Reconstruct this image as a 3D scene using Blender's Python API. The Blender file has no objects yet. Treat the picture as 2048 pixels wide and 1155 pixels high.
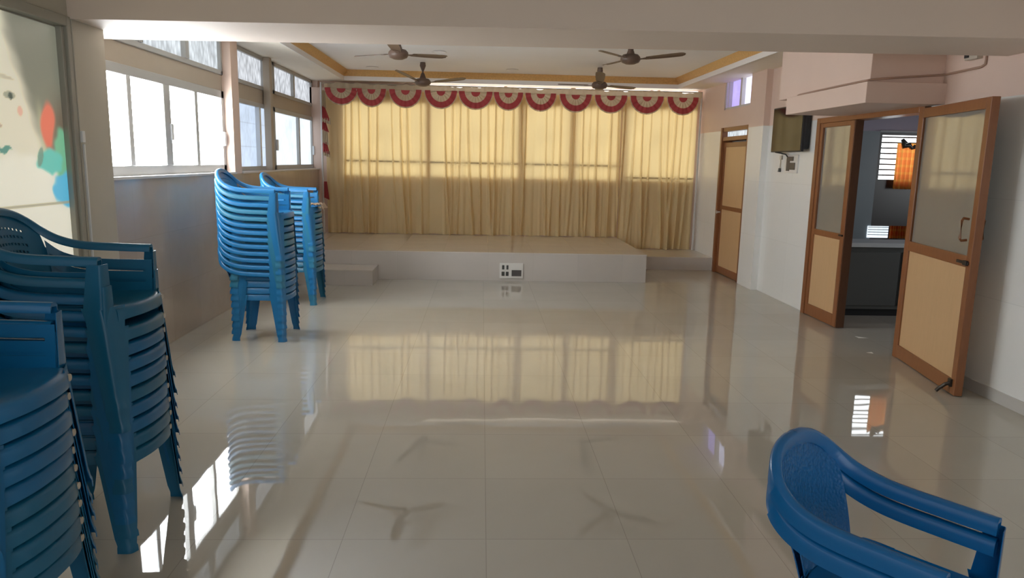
import bpy, math, random
from mathutils import Vector, Matrix
random.seed(7)
PI = math.pi
SC = bpy.context.scene
COL = SC.collection

# ------------------------------------------------------------------ materials
def lin(r, g, b):
    f = lambda c: (c/255/12.92) if c/255 <= .04045 else ((c/255+.055)/1.055)**2.4
    return (f(r), f(g), f(b), 1)

def new_mat(name):
    m = bpy.data.materials.new(name); m.use_nodes = True
    nt = m.node_tree; nt.nodes.clear()
    out = nt.nodes.new('ShaderNodeOutputMaterial')
    return m, nt, out

def principled(name, col, rough=.5, metal=0., spec=.5, noise=0., nscale=6., bump=0., bscale=60., coat=0., detail=4.):
    m, nt, out = new_mat(name)
    p = nt.nodes.new('ShaderNodeBsdfPrincipled')
    p.inputs['Base Color'].default_value = col
    p.inputs['Roughness'].default_value = rough
    p.inputs['Metallic'].default_value = metal
    p.inputs['Specular IOR Level'].default_value = spec
    p.inputs['Coat Weight'].default_value = coat
    nt.links.new(p.outputs[0], out.inputs[0])
    tc = nt.nodes.new('ShaderNodeTexCoord')
    if noise:
        n = nt.nodes.new('ShaderNodeTexNoise'); n.inputs['Scale'].default_value = nscale; n.inputs['Detail'].default_value = detail
        nt.links.new(tc.outputs['Object'], n.inputs['Vector'])
        mx = nt.nodes.new('ShaderNodeMix'); mx.data_type = 'RGBA'
        mx.inputs[6].default_value = tuple(c*(1-noise) for c in col[:3])+(1,)
        mx.inputs[7].default_value = tuple(min(1, c*(1+noise)) for c in col[:3])+(1,)
        nt.links.new(n.outputs[0], mx.inputs[0]); nt.links.new(mx.outputs[2], p.inputs['Base Color'])
    if bump:
        n2 = nt.nodes.new('ShaderNodeTexNoise'); n2.inputs['Scale'].default_value = bscale; n2.inputs['Detail'].default_value = 2
        nt.links.new(tc.outputs['Object'], n2.inputs['Vector'])
        b = nt.nodes.new('ShaderNodeBump'); b.inputs['Strength'].default_value = bump; b.inputs['Distance'].default_value = .01
        nt.links.new(n2.outputs[0], b.inputs['Height']); nt.links.new(b.outputs[0], p.inputs['Normal'])
    return m

def tile_mat(name, col, size, off, axes, rough=.06, joint=.004, jdark=.72, var=.05, waves=.02, spec=.5, vein=.06, wscale=3., ior=1.5):
    """glazed square tiles: axes = the two object axes the joints run along"""
    m, nt, out = new_mat(name)
    N = nt.nodes.new; L = nt.links.new
    p = N('ShaderNodeBsdfPrincipled'); L(p.outputs[0], out.inputs[0])
    p.inputs['Roughness'].default_value = rough; p.inputs['Specular IOR Level'].default_value = spec; p.inputs['IOR'].default_value = ior
    tc = N('ShaderNodeTexCoord'); sp = N('ShaderNodeSeparateXYZ'); L(tc.outputs['Object'], sp.inputs[0])
    masks = []; cells = []
    for k, a in enumerate(axes):
        s = N('ShaderNodeMath'); s.operation = 'SUBTRACT'; L(sp.outputs[a], s.inputs[0]); s.inputs[1].default_value = off[k]
        d = N('ShaderNodeMath'); d.operation = 'DIVIDE'; L(s.outputs[0], d.inputs[0]); d.inputs[1].default_value = size[k]
        fr = N('ShaderNodeMath'); fr.operation = 'FRACT'; L(d.outputs[0], fr.inputs[0])
        fl = N('ShaderNodeMath'); fl.operation = 'FLOOR'; L(d.outputs[0], fl.inputs[0]); cells.append(fl)
        lt = N('ShaderNodeMath'); lt.operation = 'LESS_THAN'; L(fr.outputs[0], lt.inputs[0]); lt.inputs[1].default_value = joint/size[k]
        masks.append(lt)
    mxm = N('ShaderNodeMath'); mxm.operation = 'MAXIMUM'; L(masks[0].outputs[0], mxm.inputs[0]); L(masks[1].outputs[0], mxm.inputs[1])
    cv = N('ShaderNodeCombineXYZ'); L(cells[0].outputs[0], cv.inputs[0]); L(cells[1].outputs[0], cv.inputs[1])
    wn = N('ShaderNodeTexWhiteNoise'); wn.noise_dimensions = '2D'; L(cv.outputs[0], wn.inputs[0])
    nz = N('ShaderNodeTexNoise'); nz.inputs['Scale'].default_value = 2.3; nz.inputs['Detail'].default_value = 6; nz.inputs['Distortion'].default_value = .6
    L(tc.outputs['Object'], nz.inputs['Vector'])
    a1 = N('ShaderNodeMath'); a1.operation = 'MULTIPLY_ADD'; L(wn.outputs[0], a1.inputs[0]); a1.inputs[1].default_value = var*2; a1.inputs[2].default_value = 1-var-vein
    a2 = N('ShaderNodeMath'); a2.operation = 'MULTIPLY_ADD'; L(nz.outputs[0], a2.inputs[0]); a2.inputs[1].default_value = vein*2; L(a1.outputs[0], a2.inputs[2])
    jm = N('ShaderNodeMath'); jm.operation = 'MULTIPLY_ADD'; L(mxm.outputs[0], jm.inputs[0]); jm.inputs[1].default_value = jdark-1; jm.inputs[2].default_value = 1
    a3 = N('ShaderNodeMath'); a3.operation = 'MULTIPLY'; L(a2.outputs[0], a3.inputs[0]); L(jm.outputs[0], a3.inputs[1])
    vm = N('ShaderNodeVectorMath'); vm.operation = 'SCALE'; vm.inputs[0].default_value = col[:3]; L(a3.outputs[0], vm.inputs['Scale'])
    L(vm.outputs[0], p.inputs['Base Color'])
    n2 = N('ShaderNodeTexNoise'); n2.inputs['Scale'].default_value = wscale; n2.inputs['Detail'].default_value = 1; L(tc.outputs['Object'], n2.inputs['Vector'])
    b = N('ShaderNodeBump'); b.inputs['Strength'].default_value = 1; b.inputs['Distance'].default_value = waves
    L(n2.outputs[0], b.inputs['Height']); L(b.outputs[0], p.inputs['Normal'])
    return m

def lit_glass(name, col, strength, scale=26., depth=.35, rough=.15, vgrad=None, bars=0):
    """obscure window glass glowing with the daylight behind it, relief pattern in the glass"""
    m, nt, out = new_mat(name)
    N = nt.nodes.new; L = nt.links.new
    tc = N('ShaderNodeTexCoord'); mp = N('ShaderNodeMapping'); mp.inputs['Rotation'].default_value = (math.radians(38), 0, 0); mp.inputs['Scale'].default_value = (scale, scale, scale*.5)
    L(tc.outputs['Object'], mp.inputs[0])
    vo = N('ShaderNodeTexVoronoi'); vo.inputs['Scale'].default_value = 1; L(mp.outputs[0], vo.inputs['Vector'])
    nz = N('ShaderNodeTexNoise'); nz.inputs['Scale'].default_value = 2.2; L(tc.outputs['Object'], nz.inputs['Vector'])
    a = N('ShaderNodeMath'); a.operation = 'MULTIPLY_ADD'; L(vo.outputs['Distance'], a.inputs[0]); a.inputs[1].default_value = -depth; a.inputs[2].default_value = 1+depth*.4
    b = N('ShaderNodeMath'); b.operation = 'MULTIPLY_ADD'; L(nz.outputs[0], b.inputs[0]); b.inputs[1].default_value = .58; b.inputs[2].default_value = .75
    c = N('ShaderNodeMath'); c.operation = 'MULTIPLY'; L(a.outputs[0], c.inputs[0]); L(b.outputs[0], c.inputs[1])
    last = c
    if bars:
        sp = N('ShaderNodeSeparateXYZ'); L(tc.outputs['Object'], sp.inputs[0])
        dv = N('ShaderNodeMath'); dv.operation = 'DIVIDE'; L(sp.outputs[2], dv.inputs[0]); dv.inputs[1].default_value = bars
        fr = N('ShaderNodeMath'); fr.operation = 'FRACT'; L(dv.outputs[0], fr.inputs[0])
        lt = N('ShaderNodeMath'); lt.operation = 'LESS_THAN'; L(fr.outputs[0], lt.inputs[0]); lt.inputs[1].default_value = .05
        ma = N('ShaderNodeMath'); ma.operation = 'MULTIPLY_ADD'; L(lt.outputs[0], ma.inputs[0]); ma.inputs[1].default_value = -.15; ma.inputs[2].default_value = 1
        m2 = N('ShaderNodeMath'); m2.operation = 'MULTIPLY'; L(ma.outputs[0], m2.inputs[0]); L(c.outputs[0], m2.inputs[1]); last = m2
    s = N('ShaderNodeMath'); s.operation = 'MULTIPLY'; L(last.outputs[0], s.inputs[0]); s.inputs[1].default_value = strength
    e = N('ShaderNodeEmission'); e.inputs[0].default_value = col; L(s.outputs[0], e.inputs[1])
    g = N('ShaderNodeBsdfGlossy'); g.inputs['Roughness'].default_value = rough; g.inputs[0].default_value = (.05, .05, .05, 1)
    ad = N('ShaderNodeAddShader'); L(e.outputs[0], ad.inputs[0]); L(g.outputs[0], ad.inputs[1]); L(ad.outputs[0], out.inputs[0])
    return m

def cloth(name, col, trans=.5, tcol=None, fine=180., bump=.15):
    m, nt, out = new_mat(name)
    N = nt.nodes.new; L = nt.links.new
    d = N('ShaderNodeBsdfDiffuse'); d.inputs[0].default_value = col
    t = N('ShaderNodeBsdfTranslucent'); t.inputs[0].default_value = tcol or col
    mx = N('ShaderNodeMixShader'); mx.inputs[0].default_value = trans
    L(d.outputs[0], mx.inputs[1]); L(t.outputs[0], mx.inputs[2]); L(mx.outputs[0], out.inputs[0])
    tc = N('ShaderNodeTexCoord'); n = N('ShaderNodeTexNoise'); n.inputs['Scale'].default_value = fine; L(tc.outputs['Object'], n.inputs['Vector'])
    b = N('ShaderNodeBump'); b.inputs['Strength'].default_value = bump; b.inputs['Distance'].default_value = .004
    L(n.outputs[0], b.inputs['Height']); L(b.outputs[0], d.inputs['Normal'])
    return m

def wood(name, c1, c2, rough=.35):
    m, nt, out = new_mat(name)
    N = nt.nodes.new; L = nt.links.new
    p = N('ShaderNodeBsdfPrincipled'); p.inputs['Roughness'].default_value = rough; L(p.outputs[0], out.inputs[0])
    tc = N('ShaderNodeTexCoord'); mp = N('ShaderNodeMapping'); mp.inputs['Scale'].default_value = (14, 14, 1.6); L(tc.outputs['Object'], mp.inputs[0])
    n = N('ShaderNodeTexNoise'); n.inputs['Scale'].default_value = 3; n.inputs['Detail'].default_value = 6; n.inputs['Distortion'].default_value = 1.2; L(mp.outputs[0], n.inputs['Vector'])
    mx = N('ShaderNodeMix'); mx.data_type = 'RGBA'; mx.inputs[6].default_value = c1; mx.inputs[7].default_value = c2
    L(n.outputs[0], mx.inputs[0]); L(mx.outputs[2], p.inputs['Base Color'])
    return m

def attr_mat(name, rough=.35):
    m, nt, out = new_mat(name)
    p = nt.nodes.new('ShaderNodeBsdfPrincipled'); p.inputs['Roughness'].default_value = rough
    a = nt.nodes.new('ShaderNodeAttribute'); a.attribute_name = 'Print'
    nt.links.new(a.outputs['Color'], p.inputs['Base Color']); nt.links.new(a.outputs['Color'], p.inputs['Emission Color']); p.inputs['Emission Strength'].default_value = .5; nt.links.new(p.outputs[0], out.inputs[0])  # print emits its own colour, imitating daylight behind the poster
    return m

def woven_plastic(name, col):
    m = principled(name, col, .32, spec=.5)
    nt = m.node_tree; p = [n for n in nt.nodes if n.type == 'BSDF_PRINCIPLED'][0]
    tc = nt.nodes.new('ShaderNodeTexCoord')
    mp = nt.nodes.new('ShaderNodeMapping'); mp.inputs['Scale'].default_value = (60, 95, 95); nt.links.new(tc.outputs['Object'], mp.inputs[0])
    ch = nt.nodes.new('ShaderNodeTexVoronoi'); ch.inputs['Scale'].default_value = 1.0
    nt.links.new(mp.outputs[0], ch.inputs['Vector'])
    b = nt.nodes.new('ShaderNodeBump'); b.inputs['Strength'].default_value = .6; b.inputs['Distance'].default_value = .004
    nt.links.new(ch.outputs['Distance'], b.inputs['Height']); nt.links.new(b.outputs[0], p.inputs['Normal'])
    return m

M = {}
M['floor'] = tile_mat('cream_floor_tile', (.45, .42, .365, 1), (.6, .6), (.037, 4.0566), (0, 1), rough=.022, joint=.003, jdark=.72, waves=.0011, vein=.05, var=.03, wscale=2.2, ior=1.68)
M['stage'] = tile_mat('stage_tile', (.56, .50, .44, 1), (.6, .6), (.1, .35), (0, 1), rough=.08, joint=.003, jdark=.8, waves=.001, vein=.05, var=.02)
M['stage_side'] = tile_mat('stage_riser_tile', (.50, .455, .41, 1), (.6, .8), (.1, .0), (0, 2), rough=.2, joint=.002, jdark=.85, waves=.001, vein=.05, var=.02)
M['dado'] = tile_mat('brown_grey_dado_tile', (.42, .34, .27, 1), (.6, .46), (5.0, .01), (1, 2), rough=.2, joint=.003, jdark=.85, waves=.006, vein=.06, var=.03, wscale=5.)
M['tile_white'] = tile_mat('white_wall_tile', (.84, .84, .82, 1), (.6, .69), (4.2, .005), (1, 2), rough=.16, joint=.003, jdark=.86, waves=.002, vein=.02, var=.015)
M['pink'] = principled('pink_wall_paint', (.72, .55, .465, 1), .55, noise=.04, nscale=2.5)
M['beige_wall'] = principled('beige_wall_paint', (.42, .355, .28, 1), .6, noise=.05, nscale=3)
M['greywall'] = principled('grey_green_wall_paint', (.46, .43, .36, 1), .55, noise=.05, nscale=3)
M['beam'] = principled('beam_paint', (.74, .625, .54, 1), .6, noise=.04, nscale=1.7)
M['soffit'] = principled('soffit_paint', (.86, .79, .67, 1), .6, noise=.03, nscale=2)
M['ceil'] = principled('white_ceiling_paint', (.90, .89, .89, 1), .6, noise=.03, nscale=2)
M['fascia'] = principled('white_fascia_paint', (.84, .81, .78, 1), .5)
M['gold'] = principled('gold_cornice_paint', (.66, .38, .13, 1), .4, noise=.25, nscale=40, bump=.9, bscale=45)
M['alu'] = principled('aluminium_frame', (.42, .42, .41, 1), .45)
M['alu_light'] = principled('bright_aluminium', (.66, .68, .70, 1), .35, metal=.1)
M['paleframe'] = principled('white_painted_frame', (.6, .57, .55, 1), .45)
M['glassA'] = lit_glass('bright_obscure_glass', (.94, .98, 1, 1), 17.5, 30, .25)
M['glassN'] = lit_glass('added_fill_glass', (.97, .98, 1, 1), .9, 30, .25)  # glow of the unseen fill window beside the viewer
M['glassB'] = lit_glass('bluish_obscure_glass', (.68, .81, 1, 1), .8, 24, .2, bars=.27)
M['glassC'] = lit_glass('pale_obscure_glass', (.80, .90, 1, 1), 1.0, 26, .2)
M['glassT'] = lit_glass('grey_patterned_glass', (.88, .95, 1, 1), .66, 20, .75)
M['glassTd'] = lit_glass('dusty_patterned_glass', (.90, .94, 1, 1), .62, 20, .85)
M['glassBack'] = lit_glass('sunlit_obscure_glass', (1, .97, .94, 1), 1.48, 12, .1)
M['glassVent'] = lit_glass('open_vent_glass', (1, .98, .95, 1), 2.2, 12, .1)
M['glassViolet'] = lit_glass('violet_tinted_glass', (.52, .43, .98, 1), .9, 9, .15)
M['glassViolet2'] = lit_glass('pale_violet_glass', (.74, .74, 1, 1), 1.3, 9, .3)
M['glassRoom'] = lit_glass('daylit_opening_glass', (.92, .97, 1, 1), 3.6, 5, .05)
M['curtain'] = cloth('golden_curtain_cloth', (.88, .735, .44, 1), .42, (.80, .63, .31, 1))
M['cream'] = cloth('cream_satin', (.58, .49, .36, 1), .25, (.7, .6, .45, 1))
M['red'] = cloth('red_satin', (.46, .085, .09, 1), .12, (.5, .1, .1, 1))
M['wood'] = wood('brown_door_wood', (.21, .075, .025, 1), (.30, .115, .042, 1))
M['wood_dark'] = wood('dark_brown_wood', (.085, .035, .016, 1), (.13, .055, .024, 1))
M['laminate'] = wood('beige_laminate', (.58, .37, .19, 1), (.66, .43, .23, 1), .4)
M['doorglass'] = principled('grey_obscure_door_glass', (.25, .245, .22, 1), .05, spec=1.0, coat=1.0)
M['tv_screen'] = principled('glossy_black_screen', (.012, .012, .011, 1), .08, spec=.5)
M['black'] = principled('black_plastic', (.018, .018, .02, 1), .4)
M['darkmetal'] = principled('dark_metal', (.05, .042, .035, 1), .4, metal=.6)
M['white_plastic'] = principled('white_plastic', (.72, .70, .66, 1), .4)
M['cream_plastic'] = principled('cream_plastic', (.55, .5, .42, 1), .45)
M['socket'] = principled('dark_socket', (.05, .05, .045, 1), .5)
M['switchgrey'] = principled('dark_grey_switches', (.085, .075, .07, 1), .45)
M['fan'] = principled('brown_enamel', (.13, .08, .055, 1), .45)
M['conduit'] = principled('pinkish_conduit', (.40, .26, .19, 1), .5)
M['poster'] = attr_mat('glowing_poster_print', .3)
M['doorframe_grey'] = principled('grey_green_frame_paint', (.33, .32, .275, 1), .5)
M['blue'] = principled('azure_plastic', (.012, .16, .38, 1), .28, spec=.5, noise=.06, nscale=4)
M['teal'] = principled('faded_blue_plastic', (.024, .175, .30, 1), .36, spec=.5, noise=.08, nscale=4)
M['deep'] = principled('deep_blue_plastic', (.003, .125, .36, 1), .26, spec=.5)
M['blue_shade'] = principled('shaded_blue_plastic', (.004, .13, .31, 1), .32, spec=.5, noise=.1, nscale=5)  # azure plastic darkened: shade on the near left stacks put into colour
M['teal_shade'] = principled('shaded_teal_plastic', (.007, .125, .245, 1), .34, spec=.5, noise=.1, nscale=5)  # faded blue darkened the same way, dim light put into the plastic
M['weave'] = woven_plastic('deep_blue_woven_plastic', (.003, .115, .33, 1))
M['dot'] = principled('chalky_dot', (.5, .45, .38, 1), .7)
M['cloth_rag'] = cloth('beige_rag_cloth', (.42, .31, .22, 1), .1)
M['roomwall'] = principled('blue_grey_wall', (.23, .27, .285, 1), .4, noise=.04)
M['roomceil'] = principled('lilac_ceiling_paint', (.40, .36, .43, 1), .6)
M['roomdark'] = principled('dark_brown_panel', (.045, .038, .034, 1), .3)
M['countertop'] = principled('white_counter_stone', (.62, .66, .68, 1), .12)
M['cabinet'] = principled('grey_cabinet_laminate', (.10, .105, .10, 1), .4)
M['orange'] = cloth('orange_check_cloth', (.55, .15, .05, 1), .5, (.85, .25, .06, 1))
M['paper'] = principled('white_paper', (.75, .73, .68, 1), .7)
M['plinth'] = principled('white_skirting_tile', (.56, .54, .51, 1), .2)

# orange cloth gets a woven check
def add_check(m, c2):
    nt = m.node_tree; N = nt.nodes.new; L = nt.links.new
    tc = N('ShaderNodeTexCoord'); sp = N('ShaderNodeSeparateXYZ'); L(tc.outputs['Object'], sp.inputs[0])
    outs = []
    for ax, s in ((0, 14), (2, 11)):
        mu = N('ShaderNodeMath'); mu.operation = 'MULTIPLY'; mu.inputs[1].default_value = s; L(sp.outputs[ax], mu.inputs[0])
        fr = N('ShaderNodeMath'); fr.operation = 'FRACT'; L(mu.outputs[0], fr.inputs[0])
        lt = N('ShaderNodeMath'); lt.operation = 'LESS_THAN'; lt.inputs[1].default_value = .35; L(fr.outputs[0], lt.inputs[0]); outs.append(lt)
    ad = N('ShaderNodeMath'); ad.operation = 'ADD'; L(outs[0].outputs[0], ad.inputs[0]); L(outs[1].outputs[0], ad.inputs[1])
    hf = N('ShaderNodeMath'); hf.operation = 'MULTIPLY'; hf.inputs[1].default_value = .5; L(ad.outputs[0], hf.inputs[0])
    for n in list(nt.nodes):
        if n.type in ('BSDF_DIFFUSE', 'BSDF_TRANSLUCENT'):
            mx = N('ShaderNodeMix'); mx.data_type = 'RGBA'
            mx.inputs[6].default_value = tuple(n.inputs[0].default_value); mx.inputs[7].default_value = c2
            L(hf.outputs[0], mx.inputs[0]); L(mx.outputs[2], n.inputs[0])
add_check(M['orange'], (.75, .36, .08, 1))

# ------------------------------------------------------------------ mesh helper
class MB:
    def __init__(s): s.v = []; s.f = []; s.m = []
    def add(s, vs, fs, mi=0):
        o = len(s.v); s.v += [tuple(p) for p in vs]
        for f in fs: s.f.append(tuple(i+o for i in f)); s.m.append(mi)
        return s
    def box(s, x0, x1, y0, y1, z0, z1, mi=0):
        vs = [(x, y, z) for z in (z0, z1) for y in (y0, y1) for x in (x0, x1)]
        return s.add(vs, [(0, 2, 3, 1), (4, 5, 7, 6), (0, 1, 5, 4), (2, 6, 7, 3), (0, 4, 6, 2), (1, 3, 7, 5)], mi)
    def prism(s, poly, z0, z1, mi=0):
        n = len(poly); vs = [(x, y, z0) for x, y in poly]+[(x, y, z1) for x, y in poly]
        return s.add(vs, [tuple(range(n-1, -1, -1)), tuple(range(n, 2*n))]+[(i, (i+1) % n, n+(i+1) % n, n+i) for i in range(n)], mi)
    def grid(s, rows, mi=0, skip=(), closed=False):
        n = len(rows[0]); vs = [p for r in rows for p in r]; fs = []
        for i in range(len(rows)-1):
            for j in range(n if closed else n-1):
                if (i, j) in skip: continue
                fs.append((i*n+j, i*n+(j+1) % n, (i+1)*n+(j+1) % n, (i+1)*n+j))
        return s.add(vs, fs, mi)
    def shell(s, rows, t, skip=(), mi=0):
        """open grid given thickness t (offset both ways along the normals)"""
        R, n = len(rows), len(rows[0]); P = [[Vector(p) for p in r] for r in rows]
        Nn = [[Vector((0, 0, 0)) for _ in r] for r in rows]
        for i in range(R-1):
            for j in range(n-1):
                nr = (P[i+1][j+1]-P[i][j]).cross(P[i+1][j]-P[i][j+1])
                if nr.length > 1e-12: nr.normalize()
                for a, b in ((i, j), (i+1, j), (i, j+1), (i+1, j+1)): Nn[a][b] += nr
        A = []; B = []
        for i in range(R):
            for j in range(n):
                q = Nn[i][j].normalized() if Nn[i][j].length > 1e-9 else Vector((0, 0, 1))
                A.append(P[i][j]+q*t/2); B.append(P[i][j]-q*t/2)
        k = R*n; fs = []; edges = {}
        for i in range(R-1):
            for j in range(n-1):
                if (i, j) in skip: continue
                q = (i*n+j, i*n+j+1, (i+1)*n+j+1, (i+1)*n+j)
                fs.append(q[::-1]); fs.append(tuple(x+k for x in q))
                for a, b in zip(q, q[1:]+q[:1]):
                    if (b, a) in edges: del edges[(b, a)]
                    else: edges[(a, b)] = 1
        for a, b in edges: fs.append((a, b, b+k, a+k))
        return s.add(A+B, fs, mi)
    def tube(s, pts, r, n=10, cap=True, mi=0):
        pts = [Vector(p) for p in pts]; rows = []; up = Vector((0, 0, 1))
        rr = r if isinstance(r, (list, tuple)) else [r]*len(pts)
        for i, p in enumerate(pts):
            t = (pts[min(i+1, len(pts)-1)]-pts[max(i-1, 0)]).normalized()
            a = t.cross(up)
            if a.length < .05: a = t.cross(Vector((1, 0, 0)))
            a.normalize(); b = a.cross(t)
            rows.append([p+(a*math.cos(2*PI*k/n)+b*math.sin(2*PI*k/n))*rr[i] for k in range(n)])
        o = len(s.v); s.grid(rows, mi, closed=True)
        if cap:
            s.f.append(tuple(range(o, o+n))); s.m.append(mi)
            s.f.append(tuple(range(o+(len(pts)-1)*n+n-1, o+(len(pts)-1)*n-1, -1))); s.m.append(mi)
        return s
    def lathe(s, prof, n=24, cx=0, cy=0, mi=0):
        rows = [[(cx+r*math.cos(2*PI*k/n), cy+r*math.sin(2*PI*k/n), z) for k in range(n)] for r, z in prof]
        o = len(s.v); s.grid(rows, mi, closed=True)
        s.f.append(tuple(range(o, o+n))); s.m.append(mi)
        q = o+(len(prof)-1)*n; s.f.append(tuple(range(q, q+n))); s.m.append(mi)
        return s
    def mesh(s, name, mats, smooth=None, org=(0, 0, 0)):
        me = bpy.data.meshes.new(name)
        me.from_pydata([(x-org[0], y-org[1], z-org[2]) for x, y, z in s.v], [], s.f)
        for m in (mats if isinstance(mats, (list, tuple)) else [mats]): me.materials.append(M[m])
        me.polygons.foreach_set('material_index', s.m)
        me.validate(); 
        import bmesh
        bm = bmesh.new(); bm.from_mesh(me); bmesh.ops.recalc_face_normals(bm, faces=bm.faces); bm.to_mesh(me); bm.free()
        if smooth:
            me.polygons.foreach_set('use_smooth', [True]*len(me.polygons))
            me.set_sharp_from_angle(angle=math.radians(smooth))
        me.update()
        return me

def obj(name, mb, mats, parent=None, smooth=None, world=True, bevel=0):
    """link a mesh as one object; world=True: coordinates are world ones and the parent only translates"""
    org = tuple(parent.matrix_basis.translation) if (parent is not None and world) else (0, 0, 0)
    p = parent
    if world and parent is not None:
        while p.parent is not None:
            p = p.parent; t = p.matrix_basis.translation; org = (org[0]+t.x, org[1]+t.y, org[2]+t.z)
    me = mb.mesh(name, mats, smooth, org)
    o = bpy.data.objects.new(name, me); COL.objects.link(o)
    if parent is not None: o.parent = parent
    if bevel:
        b = o.modifiers.new('bevel', 'BEVEL'); b.width = bevel; b.segments = 2; b.limit_method = 'ANGLE'
    return o

def tag(o, label, cat, group=None, kind=None):
    o['label'] = label; o['category'] = cat
    if group: o['group'] = group
    if kind: o['kind'] = kind
    return o

def empty(name, loc, label, cat, group=None, kind=None, rz=0):
    o = bpy.data.objects.new(name, None); COL.objects.link(o); o.location = loc; o.rotation_euler = (0, 0, rz)
    o.empty_display_size = .1
    return tag(o, label, cat, group, kind)

def struct(name, mb, mats, label, cat, bevel=0, smooth=None):
    return tag(obj(name, mb, mats, None, smooth, bevel=bevel), label, cat, None, 'structure')

def one(name, mb, mats, label, cat, group=None, bevel=0, smooth=None):
    """a thing that is one mesh; its origin goes to its base"""
    xs = [p[0] for p in mb.v]; ys = [p[1] for p in mb.v]; zs = [p[2] for p in mb.v]
    c = ((min(xs)+max(xs))/2, (min(ys)+max(ys))/2, min(zs))
    me = mb.mesh(name, mats, smooth, c); o = bpy.data.objects.new(name, me); COL.objects.link(o); o.location = c
    if bevel:
        b = o.modifiers.new('bevel', 'BEVEL'); b.width = bevel; b.segments = 2; b.limit_method = 'ANGLE'
    return tag(o, label, cat, group)

# ------------------------------------------------------------------ camera
R3 = Vector((.9989631, -.0404741, .0208452)); U3 = Vector((-.0135802, .1721110, .9849839)); F3 = Vector((.0434540, .9842457, -.1713829))
cam = bpy.data.cameras.new('camera'); co = bpy.data.objects.new('camera', cam); COL.objects.link(co)
mt = Matrix((R3, U3, -F3)).transposed().to_4x4(); mt.translation = Vector((0, 0, 1.5697)); co.matrix_world = mt
cam.sensor_width = 36; cam.lens = 25.7038; cam.clip_start = .02
SC.camera = co

# ------------------------------------------------------------------ the room
XL, XR, XF, XP = -2.60, 3.58, 3.52, 3.50
ZS = 2.76       # underside of the flat ceiling border
YB = 11.955      # back wall
YN = -2.6       # hall continues behind the viewer to here

struct('floor', MB().box(-3.0, 8.0, YN, 12.4, -.2, 0), 'floor', 'glossy cream tiled floor reflecting the curtains and windows', 'floor')

# ceiling: border slabs round a recessed tray, ceiling nearer the viewer, tray top
TX0, TX1, TY0, TY1 = -2.14, 3.06, 5.6, 11.72
c = MB()
c.box(-3.0, 3.9, YN, TY0, ZS, 3.2, 0)
c.box(-3.0, TX0, TY0, 12.4, ZS, 3.2, 0); c.box(TX1, 3.9, TY0, 12.4, ZS, 3.2, 0); c.box(TX0, TX1, TY1, 12.4, ZS, 3.2, 0)
c.box(TX0, TX1, TY0, TY1, 2.905, 3.2, 1)
struct('ceiling', c, ['soffit', 'ceil'], 'white recessed tray ceiling with a flat beige border', 'ceiling')
def ring(prof, x0, x1, y0, y1):
    """profile (inward, z) swept round the inside of a rectangle"""
    mb = MB(); rows = []
    for dx, z in prof:
        rows.append([(x0+dx, y0+dx, z), (x1-dx, y0+dx, z), (x1-dx, y1-dx, z), (x0+dx, y1-dx, z)])
    return mb.grid(rows, closed=True)
struct('trim_1', ring([(-.002, ZS-.012), (.006, ZS-.012), (.006, 2.815), (-.002, 2.815)], TX0, TX1, TY0, TY1), 'fascia', 'white band along the lower edge of the ceiling tray', 'trim')
gr = []
for k in range(9):
    a = k/8; gr.append((.006+.012*(1-math.cos(a*PI/2))*0+.062*(a**1.5), 2.812+.092*a+.006*math.sin(a*PI*2)))
struct('trim_2', ring([(-.002, 2.812)]+gr+[(-.002, 2.906)], TX0, TX1, TY0, TY1), 'gold', 'ornate gold cornice running round the ceiling tray', 'cornice', smooth=50)

# beam across the hall
struct('beam', MB().prism([(-3.0, 4.68), (-3.0, 5.44), (3.8, 5.04), (3.8, 4.36)], 2.35, 3.1), 'beam', 'wide pinkish concrete beam crossing the hall below the ceiling', 'beam')

# left wall
w = MB()
w.box(-3.0, -2.60, 5.02, 12.4, 0, 1.385, 0)            # dado below the windows
w.box(-3.0, -2.70, 5.02, 7.93, 2.225, 2.385, 1)        # band between window and fanlight
w.box(-3.0, -2.70, 8.15, 12.4, 2.20, 2.365, 1)
w.box(-3.0, -2.60, 7.93, 8.15, 1.385, ZS, 2)           # pier between the windows
w.box(-3.0, -2.60, 12.0, 12.4, 1.385, ZS, 2)
w.box(-3.0, -2.69, 5.02, 5.06, 1.385, ZS, 1)
w.box(-3.0, -2.80, 5.02, 12.4, 1.385, ZS, 1)           # outer skin behind the panes
w.box(-3.0, -2.47, YN, -2.2, 0, ZS, 3); w.box(-3.0, -2.47, 1.2, 3.25, 0, ZS, 3); w.box(-3.0, -2.47, -2.2, 1.2, 0, 1.2, 3); w.box(-3.0, -2.47, -2.2, 1.2, 2.35, ZS, 3)
w.box(-3.0, -2.47, 3.25, 4.66, 2.36, ZS, 3)            # above the poster door
w.box(-3.0, -2.62, 3.25, 4.66, 0, 2.36, 3)
struct('wall_left', w, ['dado', 'beige_wall', 'pink', 'greywall'], 'left wall with brown grey tiled dado under the windows', 'wall')
struct('pillar_left', MB().box(-2.9, -2.45, 4.66, 5.035, 0, 2.36), 'greywall', 'grey green pillar between the poster door and the big window', 'pillar', bevel=.004)
struct('trim_3', MB().box(-2.72, -2.583, 5.04, 7.94, 1.383, 1.402), 'paleframe', 'white ledge under the big bright window', 'sill')
struct('trim_4', MB().box(-2.72, -2.583, 8.15, 12.0, 1.383, 1.402), 'paleframe', 'white ledge under the far pair of bluish windows', 'sill')
struct('trim_5', MB().box(-2.69, -2.605, 9.36, 9.46, 1.402, ZS), 'beige_wall', 'slim pale post standing between the two far left windows', 'post', bevel=.006)

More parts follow.
